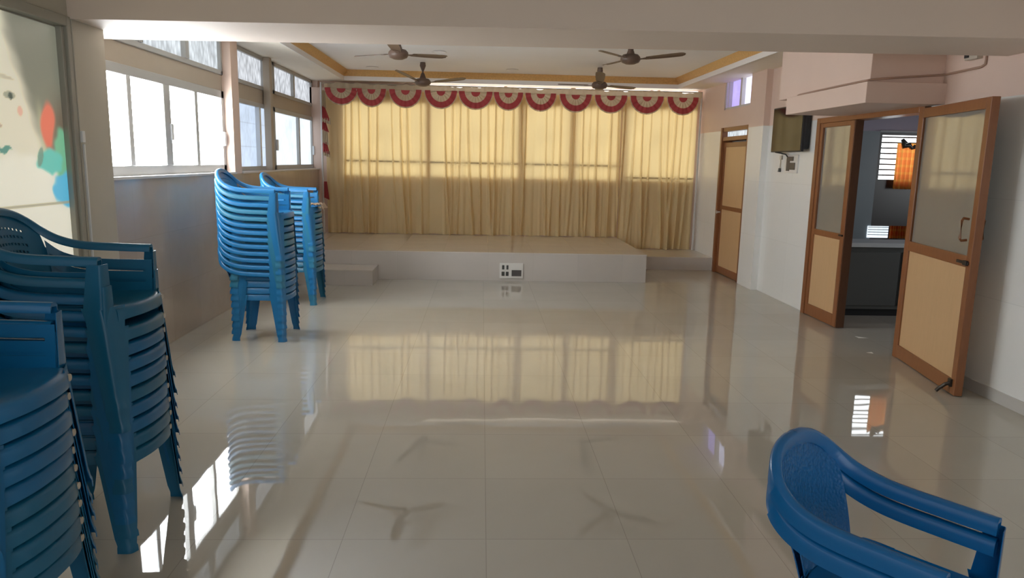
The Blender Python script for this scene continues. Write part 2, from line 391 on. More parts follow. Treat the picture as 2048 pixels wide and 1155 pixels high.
# right wall (white tiles below, pink paint above)
def two_tone(mb, x0, x1, y0, y1, z0, z1, zs=2.078):
    if z1 <= zs: mb.box(x0, x1, y0, y1, z0, z1, 0)
    elif z0 >= zs: mb.box(x0, x1, y0, y1, z0, z1, 1)
    else: mb.box(x0, x1, y0, y1, z0, zs, 0); mb.box(x0, x1, y0, y1, zs, z1, 1)
w = MB()
two_tone(w, XR, 3.72, YN, 5.86, 0, ZS); two_tone(w, XR, 3.72, 7.785, 9.2, 0, ZS); w.box(XR, 3.72, 5.86, 7.785, 2.085, ZS, 1)
two_tone(w, XF, 3.72, 10.83, 12.4, 0, ZS); two_tone(w, XF, 3.72, 9.70, 10.83, 2.118, 2.372); w.box(3.70, 3.72, 9.72, 10.83, 0, ZS, 0)
struct('wall_right', w, ['tile_white', 'pink'], 'right wall of white tiles with pink paint above', 'wall')
w = MB(); two_tone(w, XP, 3.72, 9.2, 9.715, 0, ZS)
struct('pillar_right', w, ['tile_white', 'pink'], 'shallow white and pink pillar beside the far single door', 'pillar')
struct('baseboard_right', MB().box(3.572, 3.585, YN, 5.86, 0, .085), 'plinth', 'low white skirting along the near right wall', 'skirting')

# back wall behind the curtains
w = MB()
Xw = [(-2.19, -.90), (-.82, .575), (.69, 1.40), (1.51, 2.19), (2.335, 3.44)]
zb, zt = 1.31, 2.44
w.box(-3.0, 3.72, YB, 12.4, 0, zb); w.box(-3.0, 3.72, YB, 12.4, zt, 2.655); w.box(-3.0, 3.72, YB+.1, 12.4, zb, ZS)
ed = [-3.0]+[x for p in Xw for x in p]+[3.72]
for i in range(0, len(ed), 2): w.box(ed[i], ed[i+1], YB, 12.4, zb, zt)
struct('wall_back', w, ['pink'], 'far wall hidden behind the golden curtains', 'wall')
WN = ['leftmost', 'second', 'middle', 'fourth', 'rightmost']
for k, (a, b) in enumerate(Xw):
    t = empty('window_%d' % (7+k), ((a+b)/2, YB+.05, zb), 'sunlit window glowing through the golden curtains, %s of five' % WN[k], 'window', 'windows behind the curtains', 'structure')
    obj('pane', MB().box(a, b, YB+.005, YB+.02, zb, zt), 'glassBack', t)
    m = MB(); zr = 1.52 if k < 4 else 1.34
    m.box(a, b, YB-.023, YB-.002, zr, zr+.026)
    obj('rail', m, 'wood_dark', t)
t = empty('window_12', (1.4, YB, 2.66), 'narrow bright vent strip showing above the curtain tops', 'window', None, 'structure')
obj('pane', MB().box(-.95, 3.44, YB-.02, YB+.02, 2.690, 2.737), 'glassVent', t)

# wall behind the viewer with a wide open entrance
w = MB(); w.box(-3.0, -2.2, YN-.2, YN, 0, 3.0); w.box(3.0, 3.72, YN-.2, YN, 0, 3.0); w.box(-2.2, 3.0, YN-.2, YN, 2.3, 3.0); w.box(-2.2, 3.0, YN-.2, YN, 0, .5)
struct('wall_front', w, 'greywall', 'wall behind the viewer with a wide open front', 'wall')

# ------------------------------------------------------------------ left windows
def window(n, label, y0, y1, z0, z1, mull, glass, fw=.045, x=-2.72, double=(), latches=()):
    t = empty('window_%d' % n, (x, (y0+y1)/2, z0), label, 'window', None, 'structure')
    f = MB()
    f.box(x-.03, x+.035, y0, y1, z0, z0+fw); f.box(x-.03, x+.035, y0, y1, z1-fw, z1)
    f.box(x-.03, x+.035, y0, y0+fw, z0, z1); f.box(x-.03, x+.035, y1-fw, y1, z0, z1)
    obj('frame', f, 'alu', t, bevel=.004)
    ys = [y0+fw]+[m for m, _ in mull]+[y1-fw]
    for m, wd in mull:
        dbl = m in double
        s = MB().box(x-.02, x+(.055 if dbl else .045), m-wd/2, m+wd/2, z0+fw, z1-fw)
        obj('stile', s, 'alu_light' if dbl else 'alu', t, bevel=.004)
    for a, b in zip(ys, ys[1:]):
        obj('pane', MB().box(x-.008, x+.002, a, b, z0+fw*.8, z1-fw*.8), glass, t)
    for ly, lz in latches:
        obj('latch', MB().box(x+.03, x+.06, ly-.025, ly+.025, lz-.07, lz+.07), 'alu_light', t, bevel=.006)
    return t
window(1, 'big blown-out white sliding window beside the left pillar', 5.04, 7.93, 1.402, 2.225, [(5.80, .07), (6.50, .13), (7.15, .07)], 'glassA', .075, double=(5.80,), latches=((6.55, 1.76), (7.87, 1.74)))
window(2, 'patterned fanlight above the big white window', 5.06, 7.93, 2.385, ZS, [(6.08, .07), (7.0, .08)], 'glassT', .045)
window(3, 'bluish sliding window between the pier and the slim post', 8.15, 9.76, 1.402, 2.20, [(9.12, .06)], 'glassB', .05, double=(9.12,))
window(4, 'dusty patterned fanlight between the pier and the slim post', 8.15, 9.80, 2.365, ZS, [(9.40, .05)], 'glassTd', .045)
window(5, 'pale sliding window next to the golden curtain', 9.78, 12.0, 1.402, 2.20, [(11.07, .06)], 'glassC', .06, latches=((9.85, 1.72), (11.96, 1.68)))
window(6, 'dusty patterned fanlight next to the golden curtain', 9.82, 12.0, 2.365, ZS, [(10.83, .07)], 'glassTd', .045)

window(17, 'unseen near left window added beside the viewer for fill light', -2.2, 1.2, 1.2, 2.35, [(-1.35, .07), (-.5, .07), (.35, .07)], 'glassN', .055, x=-2.58)  # out of view, added to light the beam from the left
# small violet window high on the right wall
t = empty('window_13', (XF+.06, 10.25, 2.372), 'small violet window above the far single door', 'window', None, 'structure')
f = MB(); x = XF+.06
f.box(x-.05, x+.03, 9.70, 10.83, 2.372, 2.40); f.box(x-.05, x+.03, 10.79, 10.83, 2.372, ZS); f.box(x-.05, x+.03, 10.67, 10.70, 2.40, ZS); f.box(x-.05, x+.03, 10.15, 10.22, 2.40, ZS); f.box(x-.05, x+.03, 9.70, 9.72, 2.4, ZS)
obj('frame', f, 'paleframe', t)
obj('pane', MB().box(x, x+.01, 10.20, 10.80, 2.39, ZS), 'glassViolet', t); obj('pane', MB().box(x, x+.01, 9.70, 10.16, 2.39, ZS), 'glassViolet2', t)

# ------------------------------------------------------------------ poster door (left)
def sm(a, b, x): 
    t = max(0, min(1, (x-a)/(b-a))); return t*t*(3-2*t)
def mixc(a, b, t): return tuple(a[i]*(1-t)+b[i]*t for i in range(3))
def wob(y, z, s, k=0): return .5*math.sin(y*s+1.3*k)+.5*math.sin(z*s*1.3+y*s*.7+k)
def print_col(y, z):
    face = (222, 217, 196); hair = (128, 130, 116)
    hb = 4.10 if z > 2.19 else (4.10+(2.19-z)*.43 if z > 1.77 else 4.28+(1.77-z)*.42)
    t = sm(hb-.05, hb+.09, y+.012*wob(y, z, 40))
    hc = mixc(hair, (118, 104, 88), sm(2.0, 1.7, z)*sm(4.4, 4.6, y))
    c = mixc(face, hc, t)
    c = mixc(c, (196, 196, 160), .6*sm(.05, .0, abs(y-4.36-.1*(1.8-z)))*sm(1.9, 1.75, z))
    # lower part pale
    lo = sm(1.60, 1.50, z+.03*wob(y, z, 30, 2)); c = mixc(c, (232, 230, 214), lo)
    # red stroke
    d = ((y-4.44-.03*wob(y, z, 14))/.055)**2+((z-1.715)/.135)**2; c = mixc(c, (226, 122, 102), sm(1.5, .45, d))
    # green patch, teal patch, blue patch
    d = ((y-4.57)/.11)**2+((z-1.53-.4*(4.6-y)*0)/.17)**2+.25*wob(y, z, 45, 1); c = mixc(c, (122, 188, 152), sm(1.35, .65, d))
    d = ((y-4.42)/.12)**2+((z-1.51)/.075)**2+.3*wob(y, z, 50, 3); c = mixc(c, (108, 198, 186), sm(1.35, .65, d))
    d = ((y-4.34)/.10)**2+((z-1.38)/.09)**2+.3*wob(y, z, 42, 5); c = mixc(c, (233, 231, 216), sm(1.35, .65, d))
    d = ((y-4.56)/.125)**2+((z-1.345)/.10)**2+.3*wob(y, z, 48, 4); c = mixc(c, (96, 186, 222), sm(1.35, .7, d))
    d = ((y-4.65)/.02)**2+((z-1.47)/.08)**2; c = mixc(c, (205, 140, 128), .8*sm(1.1, .7, d))
    d = ((y-4.33)/.035)**2+((z-1.54-(y-4.33)*.9)/.05)**2; c = mixc(c, (120, 150, 135), .8*sm(1.1, .6, d))
    # features
    d = ((y-4.10)/.050)**2+((z-1.862)/.020)**2; c = mixc(c, (150, 155, 135), .8*sm(1.3, .8, d))
    d = ((y-4.11)/.020)**2+((z-1.858)/.019)**2; c = mixc(c, (78, 92, 84), sm(1.2, .7, d))
    d = ((y-4.07)/.09)**2+((z-1.955+.25*(y-4.05)**2*4)/.010)**2; c = mixc(c, (170, 165, 140), .5*sm(1.2, .6, d))
    d = ((y-4.18)/.025)**2+((z-1.785)/.03)**2; c = mixc(c, (228, 168, 148), .7*sm(1.2, .5, d))
    d = ((y-4.0)/.085)**2+((z-1.578+.012*wob(y, z, 60))/.016)**2; c = mixc(c, (96, 150, 138), sm(1.2, .7, d))
    d = ((y-3.99)/.03)**2+((z-1.70)/.012)**2; c = mixc(c, (170, 150, 130), .7*sm(1.2, .5, d))
    if abs(z-1.274+.0*(y)) < .008: c = mixc(c, (170, 165, 140), .8)
    return c
t = empty('door_1', (-2.5, 3.96, 0), 'door on the left covered by a poster of a painted face', 'door', None, 'structure')
f = MB(); f.box(-2.56, -2.455, 4.615, 4.66, 0, 2.36); f.box(-2.56, -2.455, 3.25, 3.30, 0, 2.36); f.box(-2.56, -2.455, 3.30, 4.615, 2.30, 2.36); f.box(-2.54, -2.475, 4.585, 4.62, 0, 2.30)
obj('frame', f, 'doorframe_grey', t, bevel=.005)
lf = obj('leaf', MB().box(-2.55, -2.512, 3.30, 4.60, .01, 2.30), 'doorframe_grey', t)
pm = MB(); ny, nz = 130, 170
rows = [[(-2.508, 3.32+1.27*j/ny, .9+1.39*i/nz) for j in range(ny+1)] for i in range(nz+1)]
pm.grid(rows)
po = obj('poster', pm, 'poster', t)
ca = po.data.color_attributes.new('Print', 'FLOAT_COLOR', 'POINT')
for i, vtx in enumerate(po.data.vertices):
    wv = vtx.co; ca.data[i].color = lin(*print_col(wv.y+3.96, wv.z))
obj('lower_panel', MB().box(-2.512, -2.506, 3.32, 4.59, .1, .9), 'fascia', t)
obj('latch', MB().box(-2.455, -2.435, 4.66, 4.69, 1.63, 1.70), 'alu_light', t, bevel=.004)
obj('edge_strip', MB().box(-2.452, -2.440, 4.675, 4.69, .3, 1.62), 'alu_light', t)

# ------------------------------------------------------------------ stage, steps, outlet plate
def platform(name, x0, x1, y0, y1, z, label, cat):
    m = MB(); m.box(x0, x1, y0, y1, 0, z-.012, 1); m.box(x0, x1+.004, y0-.004, y1, z-.012, z, 0)
    o = struct(name, m, ['stage', 'stage_side'], label, cat); return o
platform('stage', XL, 2.224, 9.65, YB, .379, 'low tiled stage in front of the golden curtains', 'stage')
platform('stage_step', XL, -1.352, 9.125, 9.645, .193, 'tiled step at the left end of the stage front', 'step')
platform('side_step', 2.23, XF, 10.915, YB, .195, 'lower tiled platform right of the stage by the far door', 'step')
t = empty('outlet_plate', (.415, 9.64, .035), 'white power outlet plate on the front of the stage', 'power outlet')
obj('faceplate', MB().box(.255, .569, 9.632, 9.645, .035, .242), 'white_plastic', t, bevel=.004)
for x0, x1, z0, z1 in ((.287, .318, .155, .212), (.345, .372, .155, .212), (.282, .322, .068, .125), (.338, .376, .068, .125)):
    obj('socket', MB().box(x0, x1, 9.628, 9.634, z0, z1), 'socket', t, bevel=.003)
sp = MB(); sp.box(.415, .545, 9.629, 9.634, .066, .148)
for k in range(4): sp.box(.418, .542, 9.626, 9.63, .071+k*.019, .084+k*.019)
obj('switch_panel', sp, 'switchgrey', t)

# ------------------------------------------------------------------ curtains
def curtain(x0, x1, zb, label, pleats, seed):
    rnd = random.Random(seed); nx, nz = int((x1-x0)/.007), 34
    P = []
    for p in pleats:
        P.append((p, rnd.uniform(-.10, .10), rnd.uniform(.028, .05), rnd.uniform(.009, .016), rnd.choice((-1, 1))))
    ph = rnd.uniform(0, 6)
    def disp(x, w):
        d = .010*math.sin(x*9+ph)+.008*math.sin(x*23+ph*2)*(.3+w)+.020*math.sin(x*48+ph+1.6*math.sin(x*2.7+ph))*max(0, w-.12)
        for p, dr, am, wd, sg in P:
            c = p+dr*w*w; ww = wd*(1+.9*w); u = (x-c)/ww
            if abs(u) < 3.2:
                d += am*(1+.8*w)*math.exp(-u*u)*1.0-am*.5*math.exp(-((u-1.6*sg)**2))
        return d
    rows = []
    for i in range(nz+1):
        w = i/nz; z = 2.665+(zb-2.665)*w
        r = []
        for j in range(nx+1):
            x = x0+(x1-x0)*j/nx
            r.append((x, 11.924-max(disp(x, w), -.004), z+(.006*math.sin(x*17+seed) if i == nz else 0)+(.012*math.sin(x*31+seed) if i == 0 else 0)))
        rows.append(r)
    return one('stage_curtain', MB().grid(rows), 'curtain', label, 'curtain', 'golden stage curtains', smooth=180)
curtain(-2.47, -.84, .386, 'golden pleated curtain at the left end beside the left windows', [-2.16, -2.06, -1.95, -1.79, -1.66, -1.44, -1.30, -1.19, -.97], 1)
curtain(-.87, .66, .386, 'golden pleated curtain second from the left, above the outlet plate', [-.60, -.47, -.35, -.23, -.03, .09, .21, .33, .49, .62], 2)
curtain(.63, 2.222, .386, 'golden pleated curtain third from the left, over the right stage end', [.69, 1.02, 1.15, 1.25, 1.45, 1.61, 1.73, 1.84, 2.06, 2.18], 3)
curtain(2.236, 3.45, .203, 'golden pleated curtain at the right end reaching the lower platform', [2.27, 2.45, 2.57, 2.71, 2.87, 2.99, 3.11, 3.22, 3.36], 4)

# pole frame for curtains
t = empty('curtain_pole', (-2.50, 11.82, .38), 'slim white pole frame holding up the curtains', 'curtain pole')
obj('upright', MB().tube([(-2.51, 11.82, .38), (-2.51, 11.82, 2.72)], .016), 'paleframe', t, smooth=60)
obj('upright', MB().tube([(3.475, 11.84, .20), (3.475, 11.84, 2.72)], .016), 'paleframe', t, smooth=60)
obj('rail', MB().tube([(-2.51, 11.83, 2.71), (3.475, 11.83, 2.71)], .011), 'beige_wall', t, smooth=60)

# valance
val = empty('valance', (.5, 11.79, 2.62), 'cream valance of eleven red and cream swags above the curtains', 'valance')
hd = []
for i in range(6):
    r = []
    for j in range(361):
        x = -2.46+5.93*j/360; w = i/5
        zt_ = 2.706+.010*math.sin(x*5.3)+.008*math.sin(x*19)+.006*math.sin(x*41)
        r.append((x, 11.80-.010*math.sin(x*33)*w-.006*math.sin(x*57+1), zt_*(1-w)+2.615*w))
    hd.append(r)
obj('header_strip', MB().grid(hd), 'cream', val, smooth=180)
SW = [(-2.444, -1.944, 2.65), (-1.952, -1.505, 2.648), (-1.451, -.955, 2.647), (-.901, -.404, 2.646), (-.373, .15, 2.645), (.174, .628, 2.644), (.668, 1.147, 2.643), (1.21, 1.708, 2.641), (1.764, 2.271, 2.64), (2.327, 2.852, 2.639), (2.917, 3.412, 2.638)]
def half_ring(cx, zt, a0, b0, a1, b1, y, amp, n=108, nr=8, pl=18, bulge=.02):
    rows = []
    for i in range(nr+1):
        f = i/nr; r = []
        a = a0+(a1-a0)*f; b = b0+(b1-b0)*f; rad = (a/.25)
        for k in range(n+1):
            th = PI*k/n
            yy = y-bulge*math.sin(th)*rad*(1.2-rad)-amp*math.sin(th*pl)*min(1, rad)
            r.append((cx-a*math.cos(th), yy, zt-b*math.sin(th)))
        rows.append(r)
    return MB().grid(rows)
for k, (a, b, zt_) in enumerate(SW):
    cx = (a+b)/2; A = (b-a)/2; B = .262 if k not in (0,) else .245; z0 = zt_-.012
    sw = obj('swag', half_ring(cx, z0, .02, .02, A*1.05, B*1.06, 11.788, .010), 'cream', val, smooth=180)
    obj('red_band', half_ring(cx, z0+.004, A*.66, B*.66, A, B, 11.780, .006), 'red', sw, smooth=180)
    obj('red_centre', half_ring(cx, z0-.006, .002, .002, A*.27, B*.27, 11.782, .003), 'red', sw, smooth=180)
# tail at the left side
tl = empty('curtain_tail', (-2.44, 11.78, 1.62), 'red and cream gathered tail hanging at the left curtain edge', 'curtain tail')
def tail_seg(z0, z1, w0, w1, ph):
    rows = []
    for i in range(13):
        f = i/12; z = z0+(z1-z0)*f; wd = w0+(w1-w0)*f
        rows.append([(-2.495+wd*j/14, 11.80-.018*math.sin(j*1.5+ph+f)-.01*f, z-.04*(j/14)*f) for j in range(15)])
    return MB().grid(rows)
for z0, z1, w0, w1, mt_ in ((2.6, 2.36, .05, .07, 'cream'), (2.37, 2.17, .03, .12, 'red'), (2.18, 2.12, .12, .13, 'cream'), (2.13, 2.0, .05, .10, 'red'), (2.01, 1.80, .08, .10, 'cream'), (1.81, 1.66, .06, .11, 'red'), (1.67, 1.61, .10, .11, 'cream'), (1.2, .95, .05, .09, 'red')):
    obj('red_fold' if mt_ == 'red' else 'cream_fold', tail_seg(z0, z1, w0, w1, z0*9), mt_, tl, smooth=180)

# ------------------------------------------------------------------ ceiling fans
def fan(x, y, zbot, angs, tilts, label):
    zc = 2.905; t = empty('ceiling_fan', (x, y, zc), label, 'ceiling fan', 'brown ceiling fans under the tray')
    h = zbot-zc
    obj('canopy', MB().lathe([(.012, h+.205), (.06, h+.20) if False else (.03, -.08), (.042, -.05), (.036, -.003)], 20), 'fan', t, smooth=40, world=False)
    obj('rod', MB().lathe([(.011, -.05), (.011, h+.1)], 10), 'fan', t, smooth=40, world=False)
    obj('cup', MB().lathe([(.014, h+.19), (.022, h+.18), (.045, h+.115)], 20), 'fan', t, smooth=40, world=False)
    obj('motor', MB().lathe([(.03, h+.118), (.085, h+.105), (.108, h+.08), (.112, h+.05), (.095, h+.022), (.05, h+.004), (.015, h)], 32), 'fan', t, smooth=40, world=False)
    for a, tl_ in zip(angs, tilts):
        ca, sa = math.cos(math.radians(a)), math.sin(math.radians(a))
        def P(r, s, z, pitch=-.16): return (r*ca-s*sa, r*sa+s*ca, h+.062+tl_*((r-.1)/.5)+z+s*pitch)
        rows = []
        for i in range(15):
            f = i/14; r = .17+.43*f
            hw = .046+.020*math.sin(min(1, f*1.15)*PI*.62)
            if f > .86: hw *= math.sqrt(max(.02, 1-((f-.86)/.14)**2*.85))
            rows.append([P(r, -hw+2*hw*k/6, .006*(1-((k-3)/3)**2)) for k in range(7)])
        bl = obj('blade', MB().shell(rows, .004), 'fan', t, smooth=50, world=False)
        br = [[P(r, s, -.003) for s in (-wd, 0, wd)] for r, wd in ((.08, .022), (.13, .016), (.17, .03), (.215, .034))]
        obj('bracket', MB().shell(br, .005), 'fan', bl, world=False)
fan(-.94, 8.46, 2.655, (270, 30, 150), (.03, .02, .0), 'near left brown ceiling fan, one blade pointing at the viewer')
fan(1.64, 8.42, 2.665, (-12, 108, 228), (.05, .0, .01), 'near right brown ceiling fan under the gold cornice tray')
fan(-.84, 10.6, 2.575, (-4, 118, 240), (.06, .03, .09), 'far left brown ceiling fan in front of the valance')
fan(1.65, 10.65, 2.60, (262, 22, 160), (.11, -.01, .02), 'far right brown ceiling fan with a tilted blade')
# round lights set in the tray
for x, y, lb in ((.43, 11.15, 'round flush ceiling light between the two far fans'), (-1.64, 11.3, 'round flush ceiling light near the left back tray corner'), (-.55, 9.55, 'round flush ceiling light between the two left fans')):
    t = empty('ceiling_light', (x, y, 2.905), lb, 'ceiling light', 'flush lights in the ceiling tray')
    obj('rim', MB().lathe([(.085, -.001), (.10, -.008), (.085, -.012), (.078, -.006)], 28), 'fascia', t, smooth=40, world=False)
    obj('diffuser', MB().lathe([(.08, -.002), (.078, -.007), (.05, -.009)], 28), 'ceil', t, smooth=40, world=False)

# ------------------------------------------------------------------ loft box over the double door, conduit, junction box
lo = MB(); lo.box(2.95, XR+.02, 5.693, 7.20, 2.075, 2.235, 0); lo.box(2.995, XR+.02, 5.74, 7.50, 2.235, ZS, 0)
struct('loft_box', lo, 'pink', 'pink boxed-out loft projecting over the double door', 'loft', bevel=.004)
cd = [(3.03, 7.19, 2.246), (2.985, 7.0, 2.247), (2.982, 6.4, 2.25), (2.985, 5.735, 2.25), (3.1, 5.728, 2.262), (3.3, 5.728, 2.28), (3.555, 5.726, 2.30), (3.570, 5.68, 2.302), (3.570, 5.40, 2.307), (3.570, 5.30, 2.309), (3.570, 5.262, 2.325), (3.570, 5.256, 2.40), (3.570, 5.25, 2.70)]
one('cable_conduit', MB().tube(cd, .0085, 8), 'conduit', 'thin pinkish conduit running along the loft edge to the ceiling', 'conduit', smooth=60)
t = empty('junction_box', (3.555, 5.38, 2.37), 'small cream junction box under the beam beside the conduit', 'junction box')
obj('body', MB().box(3.535, XR, 5.31, 5.45, 2.37, 2.50), 'cream_plastic', t, bevel=.004)
obj('switch', MB().box(3.528, 3.536, 5.40, 5.445, 2.385, 2.48), 'black', t)

# ------------------------------------------------------------------ television, switchboard, cable
t = empty('television', (3.53, 8.4, 1.745), 'flat black television on the right wall reflecting the curtain', 'television')
obj('screen', MB().box(3.466, 3.47, 7.99, 8.80, 1.757, 2.24), 'tv_screen', t)
obj('bezel', MB().box(3.469, 3.50, 7.975, 8.815, 1.745, 2.255), 'black', t, bevel=.004)
obj('back_housing', MB().box(3.50, XR-.002, 8.0, 8.75, 1.77, 2.23), 'black', t, bevel=.02)
t = empty('switchboard', (XR, 8.43, 1.51), 'white switchboard with dark modules under the television', 'switchboard')
obj('faceplate', MB().box(XR-.016, XR, 8.255, 8.60, 1.507, 1.715), 'white_plastic', t, bevel=.004)
for y0, y1, z0, z1 in ((8.36, 8.545, 1.645, 1.695), (8.46, 8.545, 1.53, 1.648), (8.31, 8.46, 1.545, 1.625)):
    obj('switch', MB().box(XR-.022, XR-.014, y0, y1, z0, z1), 'switchgrey', t, bevel=.003)
t = empty('power_cable', (XR-.012, 8.72, 1.55), 'thin dangling cable with a plug left of the switchboard', 'cable')
obj('wire', MB().tube([(3.50, 8.66, 1.755), (3.54, 8.60, 1.725), (3.56, 8.68, 1.72), (3.568, 8.74, 1.68), (3.568, 8.735, 1.63), (3.568, 8.75, 1.56)], .006, 8), 'cream_plastic', t, smooth=60)
obj('wire', MB().tube([(3.48, 8.70, 1.745), (3.50, 8.60, 1.735), (3.545, 8.55, 1.72), (3.562, 8.53, 1.69)], .008, 8), 'black', t, smooth=60)
obj('plug', MB().tube([(3.566, 8.75, 1.56), (3.566, 8.75, 1.515)], [.012, .018], 10), 'socket', t, smooth=50)
obj('adapter', MB().box(3.556, 3.578, 8.70, 8.75, 1.66, 1.71), 'cream_plastic', t, bevel=.004)

# ------------------------------------------------------------------ double door on the right
t = empty('door_2', (3.58, 6.83, 0), 'brown double door with glazed leaves, right leaf wide open', 'door', None, 'structure')
f = MB(); f.box(3.535, 3.70, 7.71, 7.785, 0, 2.085); f.box(3.535, 3.70, 5.875, 5.945, 0, 2.085); f.box(3.535, 3.70, 5.945, 7.71, 2.03, 2.085)
obj('frame', f, 'wood', t, bevel=.004)
def leaf_parts(par, L, H, glass_z, mid, panel_z, wl, wr, th=.05, x0=0., hide=True):
    """leaf in local coordinates: s along +x from the hinge, thickness along -y"""
    g0, g1 = glass_z; p0, p1 = panel_z
    m = MB(); m.box(x0, x0+wl, -th, 0, .006, H); m.box(L-wr, L, -th, 0, .006, H); obj('stile', m, 'wood', par, world=False, bevel=.003)
    m = MB(); m.box(x0+wl, L-wr, -th, 0, g1, H); m.box(x0+wl, L-wr, -th, 0, p1, g0); m.box(x0+wl, L-wr, -th, 0, .006, p0)
    obj('rail', m, 'wood', par, world=False, bevel=.003)
    obj('glass', MB().box(x0+wl-.005, L-wr+.005, -th*.62, -th*.38, g0-.005, g1+.005), 'doorglass', par, world=False)
    obj('panel', MB().box(x0+wl-.005, L-wr+.005, -th*.8, -th*.2, p0-.005, p1+.005), 'laminate', par, world=False)
def leaf_empty(par, loc, rz):
    o = bpy.data.objects.new('leaf', None); COL.objects.link(o); o.parent = par; o.empty_display_size = .1
    o.location = Vector(loc)-Vector(par.location); o.rotation_euler = (0, 0, rz); return o
# closed leaf: hinge at y=7.71, runs toward -y ; local +x -> -y, local -y -> -x ... rz=-90
lf = leaf_empty(t, (3.60, 7.71, 0), -PI/2)
leaf_parts(lf, .71, 2.03, (.935, 1.985), None, (.125, .875), .06, .075, th=.055)
obj('bolt', MB().box(.63, .70, -.07, -.055, .915, .93), 'darkmetal', lf, world=False)
obj('edge_stop', MB().box(.70, .722, -.05, .03, .006, 2.03), 'wood_dark', lf, world=False)
# open leaf: from hinge (3.551,5.971) to (3.35,4.826)
P0 = Vector((3.546, 5.955, 0)); P1 = Vector((3.35, 4.826, 0)); an = math.atan2(P1.y-P0.y, P1.x-P0.x)
lf = leaf_empty(t, P0, an)
LL = (P1-P0).length
def leaf2():
    th = .055; L = LL
    m = MB(); m.box(0, .075, 0, th, .006, 2.06); m.box(L-.068, L, 0, th, .006, 2.06); obj('stile', m, 'wood', lf, world=False, bevel=.003)
    m = MB(); m.box(.075, L-.068, 0, th, 1.985, 2.06); m.box(.075, L-.068, 0, th, .913, .992); m.box(.075, L-.068, 0, th, .006, .112); obj('rail', m, 'wood', lf, world=False, bevel=.003)
    obj('glass', MB().box(.07, L-.063, th*.38, th*.62, .985, 1.99), 'doorglass', lf, world=False)
    obj('panel', MB().box(.07, L-.063, th*.25, th*.75, .108, .918), 'laminate', lf, world=False)
    for yy in (-.045, th+.045):
        y1 = 0 if yy < 0 else th
        obj('handle', MB().tube([(L-.10, y1, 1.245), (L-.10, yy*.8+y1*.2, 1.25), (L-.10, yy, 1.235), (L-.10, yy, 1.11), (L-.10, yy*.8+y1*.2, 1.095), (L-.10, y1, 1.10)], .009, 10), 'wood', lf, world=False, smooth=60)
    m = MB(); m.box(L-.19, L-.02, -.012, 0, .935, .955); m.box(L-.08, L-.03, -.02, 0, .928, .962); obj('bolt', m, 'darkmetal', lf, world=False, bevel=.003)
    m = MB(); m.tube([(L-.06, -.005, .085), (L-.075, -.03, .07), (L-.10, -.06, .03), (L-.105, -.075, .008)], .013, 8); m.box(L-.085, L-.04, -.014, 0, .06, .115); obj('door_stop', m, 'darkmetal', lf, world=False)
leaf2()

# ------------------------------------------------------------------ far single door
t = empty('door_3', (XF, 10.29, 0), 'narrow beige panelled door with brown frame near the stage', 'door', None, 'structure')
f = MB(); f.box(3.495, 3.66, 10.765, 10.83, 0, 2.118); f.box(3.51, 3.66, 9.72, 9.785, 0, 2.118); f.box(3.51, 3.66, 9.785, 10.765, 2.06, 2.118); f.box(3.51, 3.66, 9.785, 10.765, 1.93, 1.985)
obj('frame', f, 'wood', t, bevel=.004)
obj('transom_pane', MB().box(3.58, 3.59, 9.785, 10.765, 1.98, 2.065), 'glassT', t)
lf = leaf_empty(t, (3.585, 10.765, 0), -PI/2)
th = .05; L = .975
m = MB(); m.box(0, .07, -th, 0, .006, 1.905); m.box(L-.07, L, -th, 0, .006, 1.905); obj('stile', m, 'wood', lf, world=False, bevel=.003)
m = MB(); m.box(.07, L-.07, -th, 0, 1.84, 1.905); m.box(.07, L-.07, -th, 0, .945, 1.0); m.box(.07, L-.07, -th, 0, .006, .11); obj('rail', m, 'wood', lf, world=False, bevel=.003)
obj('upper_panel', MB().box(.065, L-.065, -th*.8, -th*.2, .995, 1.845), 'laminate', lf, world=False)
obj('lower_panel', MB().box(.065, L-.065, -th*.8, -th*.2, .105, .95), 'laminate', lf, world=False)
obj('knob', MB().tube([(.03, -th, .90), (.03, -th-.03, .90), (.03, -th-.055, .90)], [.010, .012, .024], 12), 'alu_light', lf, world=False, smooth=50)

# ------------------------------------------------------------------ the side room seen through the double door
w = MB()
w.box(3.72, 5.03, 9.25, 9.45, 0, 2.045, 0); w.box(5.95, 7.6, 9.25, 9.45, 0, 2.045, 0); w.box(5.03, 5.95, 9.25, 9.45, 2.03, 2.045, 0); w.box(3.72, 7.6, 9.25, 9.45, 2.045, 2.5, 1); w.box(5.03, 5.95, 9.25, 9.45, 0, 1.42, 2)
w.box(7.4, 7.6, 3.2, 5.0, 0, 2.5, 0); w.box(7.4, 7.6, 7.2, 9.25, 0, 2.5, 0); w.box(7.4, 7.6, 5.0, 7.2, 0, 1.0, 0); w.box(7.4, 7.6, 5.0, 7.2, 2.1, 2.5, 0); w.box(3.72, 7.6, 3.0, 3.2, 0, 2.5, 0)
struct('wall_side', w, ['roomwall', 'roomceil', 'roomdark'], 'blue grey walls of the kitchen beyond the double door', 'wall')
struct('ceiling_side', MB().box(3.72, 7.6, 3.0, 9.45, 2.25, 2.5), 'roomceil', 'lilac ceiling of the kitchen beyond the double door', 'ceiling')
t = empty('window_14', (5.49, 9.27, 1.42), 'bright barred window in the kitchen beyond the double door', 'window', None, 'structure')
obj('pane', MB().box(5.03, 5.95, 9.33, 9.34, 1.42, 2.03), 'glassRoom', t)
b = MB(); b.box(5.03, 5.06, 9.25, 9.30, 1.42, 2.03); b.box(5.92, 5.95, 9.25, 9.30, 1.42, 2.03); b.box(5.06, 5.92, 9.25, 9.3, 1.42, 1.445); b.box(5.06, 5.92, 9.25, 9.3, 2.0, 2.03)
obj('frame', b, 'roomdark', t)
